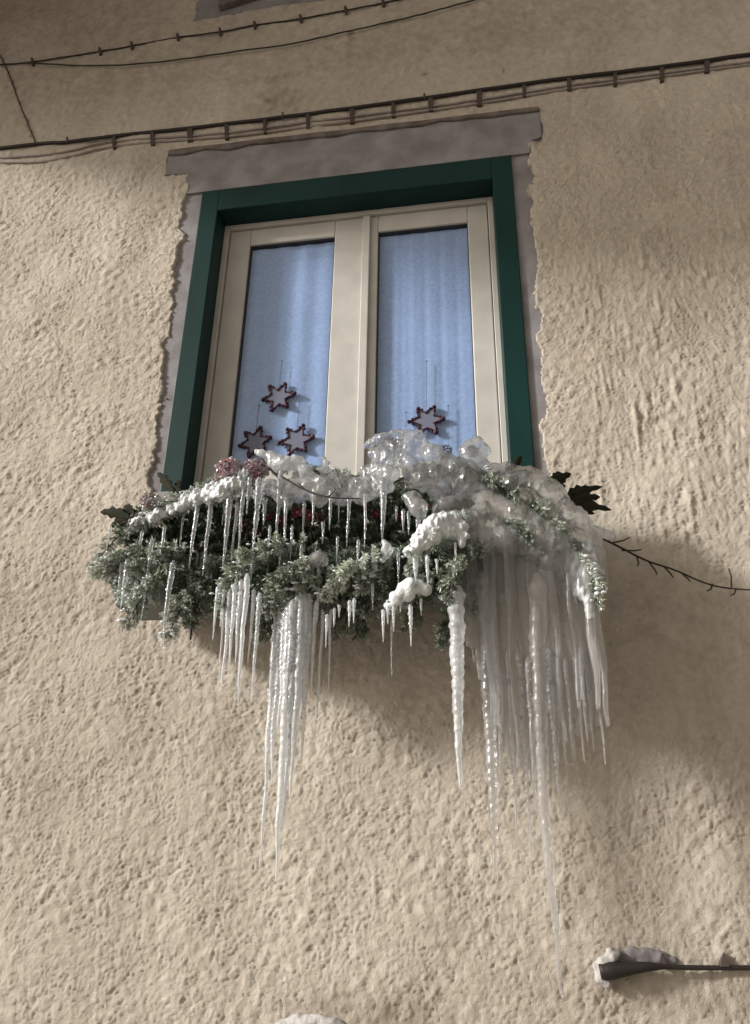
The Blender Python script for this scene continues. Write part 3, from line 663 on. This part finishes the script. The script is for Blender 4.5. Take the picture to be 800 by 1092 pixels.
# ------------------------------------------------------------------ ice
def icicle(px, y0, y1, wpx, d, label, group, m='ice', lean=0.0, curve=0.0, name='icicle', ypow=.75, ripple=.24, broad=1.0):
    A = at(px, y0, d); k = mpp(A); zb = at(px, y1, d).z; L = A.z-zb; r0 = wpx*k*.5
    n = max(14, int(L/.0042)); n = min(n, 150); seg = 10 if wpx < 9 else 14
    sd = rnd.uniform(0, 100); b = MB(); P = []; rs = []; rw = .0095*rnd.uniform(.8, 1.6)
    if wpx > 12: ripple *= .35; rw = .021
    for i in range(n):
        u = i/(n-1); z = A.z-L*u
        wob = .006*min(1, L*3)
        x = A.x+lean*k*u+curve*k*math.sin(u*math.pi)+wob*mnoise.noise(Vector((z*9, sd, 0)))
        y = A.y+wob*mnoise.noise(Vector((z*9, sd, 5)))
        r = r0*((1-u)**ypow*.92+.08)*(1+ripple*math.sin(z*2*math.pi/rw+sd+5*mnoise.noise(Vector((z*24, sd, 1))))*(.5+.5*u)+.22*mnoise.noise(Vector((z*45, sd, 9))))
        if u < .05: r *= .45+.65*(u/.05)
        P.append(Vector((x, y, z))); rs.append(max(.0012, r))
    P.append(P[-1]+Vector((0, 0, -.002))); rs.append(.0004)
    # ring mesh kept level, slightly lobed
    vs = []; nn = len(P)
    for i in range(nn):
        for q_ in range(seg):
            a = 2*math.pi*q_/seg
            rr_ = rs[i]*(1+.14*mnoise.noise(Vector((math.cos(a)*1.5+sd, math.sin(a)*1.5, P[i].z*25))))
            vs.append((P[i].x+rr_*math.cos(a)*broad, P[i].y+rr_*math.sin(a), P[i].z))
    fs = [(i*seg+q_, (i+1)*seg+q_, (i+1)*seg+(q_+1) % seg, i*seg+(q_+1) % seg) for i in range(nn-1) for q_ in range(seg)]
    fs += [tuple(range(seg)), tuple(range(nn*seg-1, (nn-1)*seg-1, -1))]
    b.add(vs, fs)
    if wpx < 12:                                         # drops frozen onto the lit side
        for _ in range(int(L/.011)):
            i = rnd.randrange(1, nn-2); a = rnd.uniform(2.6, 5.4); q_ = rs[i]*rnd.uniform(.30, .55)
            b.ball(P[i]+Vector((math.cos(a)*rs[i]*.85*broad, math.sin(a)*rs[i]*.85, 0)), max(.0012, q_), 1, (1, 1, rnd.uniform(1, 1.9)))
    return tag(b.build(name, M[m], None, smooth=True, origin=A), label, 'icicle', group)

def row(items, tmpl, group, m='ice'):
    for i, it in enumerate(sorted(items)):
        x, y0, y1, wd, d = it[:5]
        kw = it[5] if len(it) > 5 else {}
        lab = kw.pop('label', None) or tmpl % ORD[i]
        mm = kw.pop('m', m)
        icicle(x, y0, y1, wd, d, lab, group, mm, **kw)
row([(131,600,632,5,.37),(137,596,650,6,.38),(163,575,662,4.5,.38),(185,598,696,7,.39),(152,566,600,4,.36),(176,560,612,4,.37),(146,618,655,4,.37),(118,560,590,3,.35)],
    '%s icicle from the left among those hanging off the left end of the box', 'icicles at the left end of the box')
row([(168,528,560,6,.36,dict(label='short icicle dripping off the round brown flower head')),(198,535,585,4,.34),(211,530,606,6,.37),(226,528,613,6.5,.37),(241,524,560,4,.35),(247,515,607,8,.38),(253,535,602,5,.37),(262,497,592,6,.38),(267,508,548,5,.38),(277,510,588,9,.39),(283,530,560,6,.37),
     (300,498,590,6,.37),(306,530,586,5,.37),(325,535,572,4,.35),(335,530,560,3.5,.35),(353,522,565,5,.36),(345,556,580,4,.35),(372,530,583,4.5,.36),(390,525,584,4.5,.36),(409,512,576,9,.39),(362,530,556,3,.35)],
    '%s icicle from the left in the row under the upper snow ledge', 'icicles under the upper snow ledge')
row([(288,560,600,3.5,.41),(300,575,612,4,.42),(312,560,596,3.5,.41),(322,580,622,4,.43),(360,572,600,3.5,.40),(382,575,606,4,.40),(398,580,612,3.5,.40),(425,588,622,4,.41),(270,585,620,4,.43),(255,590,632,4,.43),(340,625,662,4,.42),(398,622,650,3.5,.40)],
    '%s icicle from the left among the fine ones on the front boughs', 'fine icicles on the middle boughs')
row([(430,543,568,5,.38),(436,545,570,5,.38),(446,552,578,6,.39),(423,540,556,4,.38),(340,602,616,4,.42),(331,602,612,3.5,.42)],
    '%s icicle from the left among the stubby ones on small ice knobs', 'stubby icicles on ice knobs')
row([(233,625,682,4.5,.42),(239,628,668,3.5,.43),(246,628,742,5.5,.43),(252,622,722,6,.44),(258,618,706,6.5,.44),(265,612,752,7,.45),(271,628,706,5,.44),(277,632,748,6,.44),(241,636,706,4.5,.41),(262,626,734,5,.43)],
    '%s icicle from the left in the fringe under the large rounded bough', 'fringe icicles under the large rounded bough', 'ice_white')
row([(297,640,926,9,.40),(301,644,835,10,.41),(312,640,940,15,.42,dict(label='longest icicle of the thick white cluster, its tip lowest left of the middle')),(318,636,890,11,.42,dict(lean=-2)),(324,632,850,13,.42,dict(lean=-2)),(331,634,815,10,.41),(306,646,780,9,.42),(320,650,800,10,.40),(313,640,760,8,.43),(337,640,740,6,.41),
     (344,650,765,4.5,.39),(353,650,738,4,.38)],
    '%s icicle from the left in the thick white cluster below the middle left', 'thick white icicle cluster', 'ice_white')
row([(349,655,690,4,.42),(357,648,668,4,.42),(373,640,668,5,.43),(378,638,664,4.5,.43),(362,645,658,4,.42)],
    '%s icicle from the left under the frosty middle bough', 'icicles under the frosty middle bough', 'ice_white')
row([(409,650,684,4.5,.43),(414,645,665,4.5,.43),(420,645,673,4.5,.43),(438,645,689,5.5,.43),(427,640,652,4,.43),(449,638,656,4,.42),(418,660,722,2.5,.42,dict(m='ice'))],
    '%s icicle from the left under the small rounded snow cap', 'icicles under the small snow cap', 'ice_white')
row([(443,592,620,8,.45),(456,592,624,5,.45),(486,578,614,3.2,.44),(466,596,612,4,.45)],
    '%s icicle from the left under the thick snow cap', 'icicles under the thick snow cap', 'ice_white')
icicle(487, 625, 840, 19, .40, 'thick white icicle hanging alone left of the ice curtain', 'big icicles of the ice curtain', 'ice_white', ypow=.7, lean=-3)
icicle(573, 612, 1062, 20, .325, 'longest icicle of all, its tip far below the ice curtain', 'big icicles of the ice curtain', 'ice_sheet', ypow=.70, lean=-6, curve=-5, ripple=.3)
icicle(514, 610, 935, 18, .33, 'long broad dull icicle at the left edge of the ice curtain', 'big icicles of the ice curtain', 'ice_grey', ypow=.55, lean=-1, curve=3)
row([(530,690,850,9,.33),(541,690,905,7,.33),(553,690,912,8,.33),(562,700,870,9,.33),(584,690,860,9,.32),(594,700,835,8,.31),(603,700,800,7,.31),(613,700,812,7,.30),(618,690,790,7,.30),(623,690,800,8,.29),(628,640,815,7,.285)],
    '%s icicle from the left along the lower fringe of the ice curtain', 'fringe icicles of the ice curtain', 'ice_grey')

# the ice curtain: mantle over the bough and the fluted sheet below
rt = empty('ice_curtain', at(570, 640, .25), 'large grey sheet of ice draped over the right end of the box', 'ice')
m = MB()
def blobs(lst, sc=(1, 1, 1)):
    for x, y, d, r in lst: P = at(x, y, d); k = mpp(P); m.ball(P, r*k*1.12, 2, (sc[0]*rnd.uniform(.8, 1.25), sc[1], sc[2]*rnd.uniform(.8, 1.25)), jit=.03)
path = spline([(505,512,.22,16),(530,508,.22,16),(552,512,.22,17),(572,524,.23,18),(590,540,.24,18),(606,556,.25,17),(620,576,.26,16),(630,598,.27,14),(636,618,.27,11)], 26)
blobs([tuple(p) for p in path])
blobs([tuple(p) for p in spline([(495,540,.27,16),(520,545,.29,18),(545,552,.30,19),(565,565,.30,18),(585,578,.30,17),(602,596,.29,15),(615,618,.28,12)], 22)])
blobs([(470,545,.33,11),(480,540,.34,13),(492,539,.34,11),(512,548,.33,13),(507,560,.33,17),(486,562,.36,18),(478,570,.37,14),(500,575,.35,16),(527,566,.33,15),(540,575,.33,16),(555,582,.32,15),(570,592,.31,15),(585,600,.31,13),(545,520,.26,14),(560,535,.27,15),(580,548,.27,15),(600,575,.28,14),(520,525,.27,15),(500,525,.27,13)])
for i in range(150):
    u = rnd.random(); k_ = int(u*25); v_ = rnd.random(); A = path[k_]; x = A[0]*(1-v_)+v_*(500+u*112); y = A[1]*(1-v_)+v_*(552+u*62+8*math.sin(u*9))
    blobs([(x+rnd.uniform(-4, 4), y+rnd.uniform(-4, 4), .235+.065*v_*(1-.3*u)+rnd.uniform(-.006, .006), rnd.uniform(6, 12))])
remesh_build(m, 'ice_mantle', M['ice_grey'], rt, voxel=.0045, smooth_it=9, disp=.009, dscale=30)
m = MB()
xs_ = np.arange(494, 638, 4.3)
for i, x in enumerate(xs_):
    x = x+rnd.uniform(-1.5, 1.5)-2; u = (x-494)/154; d = .335-.055*u+.016*math.sin(i*1.25)+.008*math.sin(i*2.9)
    yt = np.interp(x, [490, 520, 560, 600, 630, 648], [570, 562, 568, 585, 610, 640])
    yb = np.interp(x, [490, 505, 520, 545, 560, 590, 615, 648], [680, 745, 800, 800, 830, 800, 760, 740])+rnd.uniform(-28, 28)
    A, B = at(x, yt, d), at(x, yb, d); B.x = A.x; B.y = A.y; k = mpp(A)
    n = 22; P = [A.lerp(B, j/(n-1))+Vector((.003*math.sin(j*.5+i), .003*math.sin(j*.4+i*2), 0)) for j in range(n)]
    m.tube(P, [k*(3.7+1.3*math.sin(i*2.3))*(1-.55*(j/(n-1))**3) for j in range(n)], 8)
remesh_build(m, 'fluted_sheet', M['ice_sheet'], rt, voxel=.0045, smooth_it=1, disp=.0025, dscale=22)

# other ice and snow, each lump a thing
def rough(pts, n, jr=.5, jo=3.5):
    out = []
    for p in spline(pts, n):
        out.append((p[0]+rnd.uniform(-jo, jo), p[1]+rnd.uniform(-jo, jo), p[2]+rnd.uniform(-.01, .01), p[3]*rnd.uniform(1-jr, 1+jr*.5)))
    return out
def lump(name, lst, label, cat, m_='ice', voxel=.0045, disp=.003, dscale=60, group=None, sm=8, sc=(1,1,1)):
    global m
    m = MB(); blobs(lst, sc); P = at(*lst[0][:3])
    o = remesh_build(m, name, M[m_], None, origin=P, voxel=voxel, smooth_it=sm, disp=disp, dscale=dscale)
    return tag(o, label, cat, group)
GS = 'caps of snow and white ice on the boughs'
lump('snow_clump', [(440,588,.44,7),(447,578,.45,8),(455,568,.45,9),(464,561,.45,10),(474,556,.44,10),(484,555,.43,9),(491,562,.43,8),(493,572,.43,6),(452,580,.45,7),(463,572,.45,8),(478,566,.44,8),(493,580,.43,4)], 'thick white snow cap arching over a bough beside the ice curtain', 'snow cap', 'frost', voxel=.0035, disp=.006, dscale=110, group=GS)
lump('snow_clump', [(416,646,.42,6),(422,638,.43,7),(430,631,.43,8),(438,626,.43,8.5),(447,625,.42,7.5),(454,629,.42,6),(436,634,.43,7)], 'small rounded snow cap on the low bough left of the thick icicle', 'snow cap', 'frost', disp=.004, group=GS)
lump('snow_clump', [(626,604,.30,7),(633,606,.30,7),(621,612,.30,7),(617,622,.30,6),(620,632,.30,6.5),(626,640,.30,6),(631,636,.30,5),(628,650,.30,5),(630,657,.30,3.5),(640,610,.29,5)], 'frosted white lumps on the hanging tip at the far right of the ice', 'snow cap', 'frost', disp=.008, dscale=90, group=GS)
p_ = rough([(262,510,.37,5),(240,521,.37,7),(220,528,.37,6),(200,534,.36,6),(182,544,.36,4.5),(160,551,.36,4),(140,560,.35,3)], 70, .6, 4.5)
lump('snow_ledge', p_, 'long sloping ledge of wet snow along the upper left bough', 'snow', 'frost', voxel=.0035, disp=.008, dscale=110, group=GS, sm=4)
p_ = [tuple(p) for p in rough([(276,484,.36,4),(286,488,.37,5),(296,494,.37,6.5),(308,492,.37,7),(318,497,.37,7),(330,505,.36,6),(338,512,.36,4)], 34, .5, 4)]
lump('snow_clump', p_, 'white snow lump on the twig standing before the left pane', 'snow cap', 'ice_white', disp=.005, dscale=70, group=GS)
p_ = [(x, y, d, r) for x, y, d, r in [(290,520,.34,10),(302,525,.34,12),(316,522,.33,14),(332,520,.33,14),(348,522,.33,14),(364,524,.32,13),(378,522,.32,12),(392,520,.32,12),(356,512,.32,9),(325,510,.33,10),(372,514,.32,8),(340,530,.34,9),(305,534,.35,8),(385,530,.33,8)]]
lump('ice_ledge', p_, 'grey translucent ice ledge between the flower heads and the window middle', 'ice', 'ice_grey', disp=.006, dscale=45)
lump('ice_lump', [(398,512,.36,9),(404,500,.36,11),(412,490,.36,11),(420,480,.35,10),(402,484,.35,8),(395,473,.34,6),(410,470,.34,9),(422,468,.33,9),(415,505,.37,10),(408,518,.38,8),(384,515,.34,6),(392,502,.35,6)], 'knobbly clear ice lump encasing blossoms, left of the right pane star', 'ice', 'ice', disp=.011, dscale=55, sm=12)
lump('ice_lump', [(436,466,.32,9),(445,470,.32,10),(440,480,.33,11),(430,488,.34,11),(450,484,.33,11),(455,496,.33,12),(440,500,.34,13),(462,508,.33,13),(470,500,.32,10),(450,514,.34,12),(478,512,.31,12),(490,505,.30,13),(502,505,.29,12),(485,520,.31,12),(500,520,.30,12),(468,522,.33,11)]+[(437+72*q_+rnd.uniform(-4,4), 480+38*q_**.7+rnd.uniform(-14,12)*(1-.5*q_), .335-.04*q_+rnd.uniform(-.02,.02), rnd.uniform(6,12)) for q_ in [rnd.random() for _ in range(50)]], 'broad smoky ice mass below the star in the right pane', 'ice', 'ice_grey', disp=.012, dscale=42, sm=12)
lump('ice_dome', [(503,476,.30,9),(509,474,.30,9),(514,480,.29,8),(498,482,.30,9),(511,487,.29,8),(503,490,.30,11),(496,493,.30,9),(512,496,.30,9),(488,496,.31,8)], 'clear glassy dome of ice at the lower right of the right pane', 'ice', 'ice', disp=.002, dscale=40, sm=5)
lump('ice_lump', [(441,534,.37,10),(446,541,.38,9),(436,530,.37,7),(449,548,.38,7)], 'rounded grey ice knob between two groups of stubby icicles', 'ice', 'ice_grey', disp=.003)
lump('ice_lump', [(335,598,.42,7),(340,595,.42,7.5),(345,598,.42,7),(330,602,.42,4)], 'small mushroom shaped ice knob in front of the dark foliage', 'ice', 'ice_grey', disp=.003)
lump('ice_lump', [(410,578,.41,3.5),(413,582,.41,4.5),(409,587,.41,4),(414,592,.41,3.5),(408,597,.41,3),(417,586,.41,3)], 'small frosty knob at the foot of the middle clear icicle', 'ice', 'ice_white', disp=.004)
lump('ice_lump', [(345,490,.33,4),(348,496,.33,4),(343,500,.33,4),(344,510,.33,4),(350,503,.33,3)], 'small icy bud standing before the middle post of the window', 'ice', 'ice', disp=.004)

def flower_head(px, py, d, r, label, pm, n=70):
    P = at(px, py, d); k = mpp(P); r *= k; root = empty('frozen_flower_head', P, label, 'flower head', 'ice coated flower heads')
    b = MB(); ic = MB()
    for i in range(n):
        z = 1-2*(i+.5)/n; a = i*2.399; q_ = math.sqrt(1-z*z); nrm = Vector((q_*math.cos(a), q_*math.sin(a), z)); c = P+nrm*r*rnd.uniform(.72, .95)
        t1 = nrm.orthogonal().normalized(); t2 = nrm.cross(t1); s_ = r*.24
        th = rnd.uniform(0, 6.28); 
        pts = []
        for j in range(8):
            g_ = th+j*math.pi/4; rr_ = s_*(1 if j % 2 == 0 else .55); pts.append(c+(t1*math.cos(g_)+t2*math.sin(g_))*rr_+nrm*(.004 if j % 2 == 0 else 0))
        b.add([c]+pts, [(0, 1+j, 1+(j+1) % 8) for j in range(8)])
        if rnd.random() < .55 and nrm.y < .4: ic.ball(c+nrm*r*.08, r*rnd.uniform(.13, .24), 2, jit=.05)
    b.build('blossoms', M[pm], root)
    remesh_build(ic, 'ice_coat', M['ice'], root, voxel=.0032, smooth_it=1)
flower_head(246, 501, .36, 15, 'pale pink flower head under ice, left of the two at the left pane', 'pink')
flower_head(271, 502, .35, 14, 'darker pink flower head under ice, right of the two at the left pane', 'pink')
flower_head(234, 516, .36, 9, 'small icy pink flower head low at the green frame', 'pink', 40)
flower_head(161, 537, .35, 12, 'round brown flower head at the left end, above the snowy bough', 'brown_petal')
flower_head(415, 474, .33, 9, 'pinkish flower head frozen in ice at the left edge of the right pane', 'brown_petal', 45)
flower_head(504, 482, .285, 7, 'dull flower head enclosed in the clear ice dome', 'brown_petal', 40)
flower_head(475, 482, .30, 8, 'dark withered flower head between the ice mass and the dome', 'bark', 45)

# leaves and twigs
def leaf_sprig(pts_list, label):
    root = empty('dry_leaf_sprig', at(*pts_list[0][0]), label, 'leaf sprig', 'dark leaf sprigs at the ends of the box')
    for (A, B, wd) in pts_list:
        P, Q = at(*A), at(*B); dr = Q-P; k = mpp(P); s_ = dr.cross(Fw).normalized(); b = MB(); n = 9; vs = []; 
        for i in range(n):
            u = i/(n-1); ww = wd*k*math.sin(math.pi*min(.98, u*.9+.06))*(1.25 if i % 2 else .75)
            c = P+dr*u+Vector((0, 0, .008*math.sin(u*3.1))); up = Fw*(-.25*ww)
            vs += [c+s_*ww+up, c, c-s_*ww+up]
        fs = []
        for i in range(n-1): fs += [(3*i, 3*i+1, 3*i+4, 3*i+3), (3*i+1, 3*i+2, 3*i+5, 3*i+4)]
        b.add(vs, fs); o = b.build('leaf', M['dry_leaf'], root, smooth=True); s = o.modifiers.new('t', 'SOLIDIFY'); s.thickness = .0012
    b = MB(); 
    for (A, B, wd) in pts_list: b.tube([at(*pts_list[0][0]), at(*A)+Vector((.0, .0, .001)), at(*A).lerp(at(*B), .5)], .0016, 4)
    b.build('stem', M['bark'], root)
leaf_sprig([((140,553,.34),(107,546,.32),6),((136,556,.34),(118,562,.33),5),((143,548,.34),(132,540,.33),4),((146,545,.34),(124,551,.33),4)], 'dark leaves pointing left over the stucco at the left end')
leaf_sprig([((186,528,.3),(168,504,.28),5),((190,526,.3),(190,512,.28),4),((196,530,.3),(180,520,.29),4)], 'small dark leaves standing against the lower left corner of the green frame')
leaf_sprig([((583,522,.2),(609,505,.16),6),((584,524,.2),(603,518,.15),6),((586,520,.2),(597,503,.16),4),((581,520,.2),(590,510,.16),4)], 'dark curled leaves over the stucco just right of the window')
leaf_sprig([((596,535,.2),(642,519,.15),5),((598,538,.2),(652,544,.15),5),((600,534,.2),(628,520,.15),6),((604,538,.2),(640,530,.15),6),((600,542,.2),(634,548,.16),5),((606,536,.2),(618,524,.16),5)], 'larger dark leaf spray above the thorny twig, right of the ice')
leaf_sprig([((540,505,.24),(520,512,.24),3),((548,504,.22),(556,486,.2),4),((545,505,.22),(540,498,.2),4)], 'tiny dark leaves at the lower right corner of the window frame')

def twig(pts, spurs, r, label, name='bare_twig', coat=None, cat='twig'):
    P = [Vector(p) for p in spline([tuple(at(*p)) for p in pts], 30)]
    root = empty(name, P[0], label, cat)
    b = MB(); b.tube(P, [r*(1-.45*i/29) for i in range(30)], 6); b.build('stem', M['bark'], root, smooth=True)
    for A, B in spurs:
        a_, b_ = at(*A), at(*B); mid = a_.lerp(b_, .6)+Vector((.004, 0, -.003)); q_ = MB(); q_.tube([a_, mid, b_], [r*.7, r*.6, r*.45], 5); q_.build('spur', M['bark'], root)
    if coat:
        global m
        m = MB(); blobs([tuple(p) for p in spline(coat, 14)]); remesh_build(m, 'ice_coat', M['ice_white'], root, voxel=.0035, disp=.003, dscale=80)
dk = .1
twig([(615,562,.2),(640,573,.15),(660,583,.12),(690,598,.1),(720,608,.1),(750,621,.09),(775,627,.08),(815,630,.08)],
     [((653,579,dk+.03),(671,573,dk)),((663,587,dk+.01),(684,586,dk)),((679,593,dk),(680,604,dk)),((692,599,dk),(701,613,dk)),((708,604,dk),(718,616,dk)),((728,612,dk),(736,620,dk)),((780,626,dk-.02),(777,606,dk-.02)),((760,623,dk-.02),(754,630,dk-.01)),((785,628,dk-.02),(779,635,dk-.02))],
     .0042, 'dark thorny bare twig reaching right across the shaded stucco', coat=[(622,563,.17,4),(632,566,.16,5.5),(642,569,.15,5.5),(652,572,.14,3.5)])
twig([(212,590,.33),(210,615,.34),(208,640,.34),(203,682,.34)], [], .0055, 'straight dark stick hanging down through the left boughs', name='dark_stick')
twig([(275,484,.36),(288,500,.37),(298,512,.36),(301,535,.35)], [((288,500,.37),(292,488,.36))], .004, 'dark bent twig beside the white snow lump at the left pane')
twig([(300,508,.37),(325,522,.38),(350,530,.38),(385,532,.36)], [((325,522,.38),(318,515,.38)),((350,530,.38),(358,520,.38))], .003, 'thin dark twig frozen along the grey ice ledge')
twig([(365,520,.33),(361,508,.33),(357,498,.33)], [], .002, 'thin upright twig before the middle post of the window')
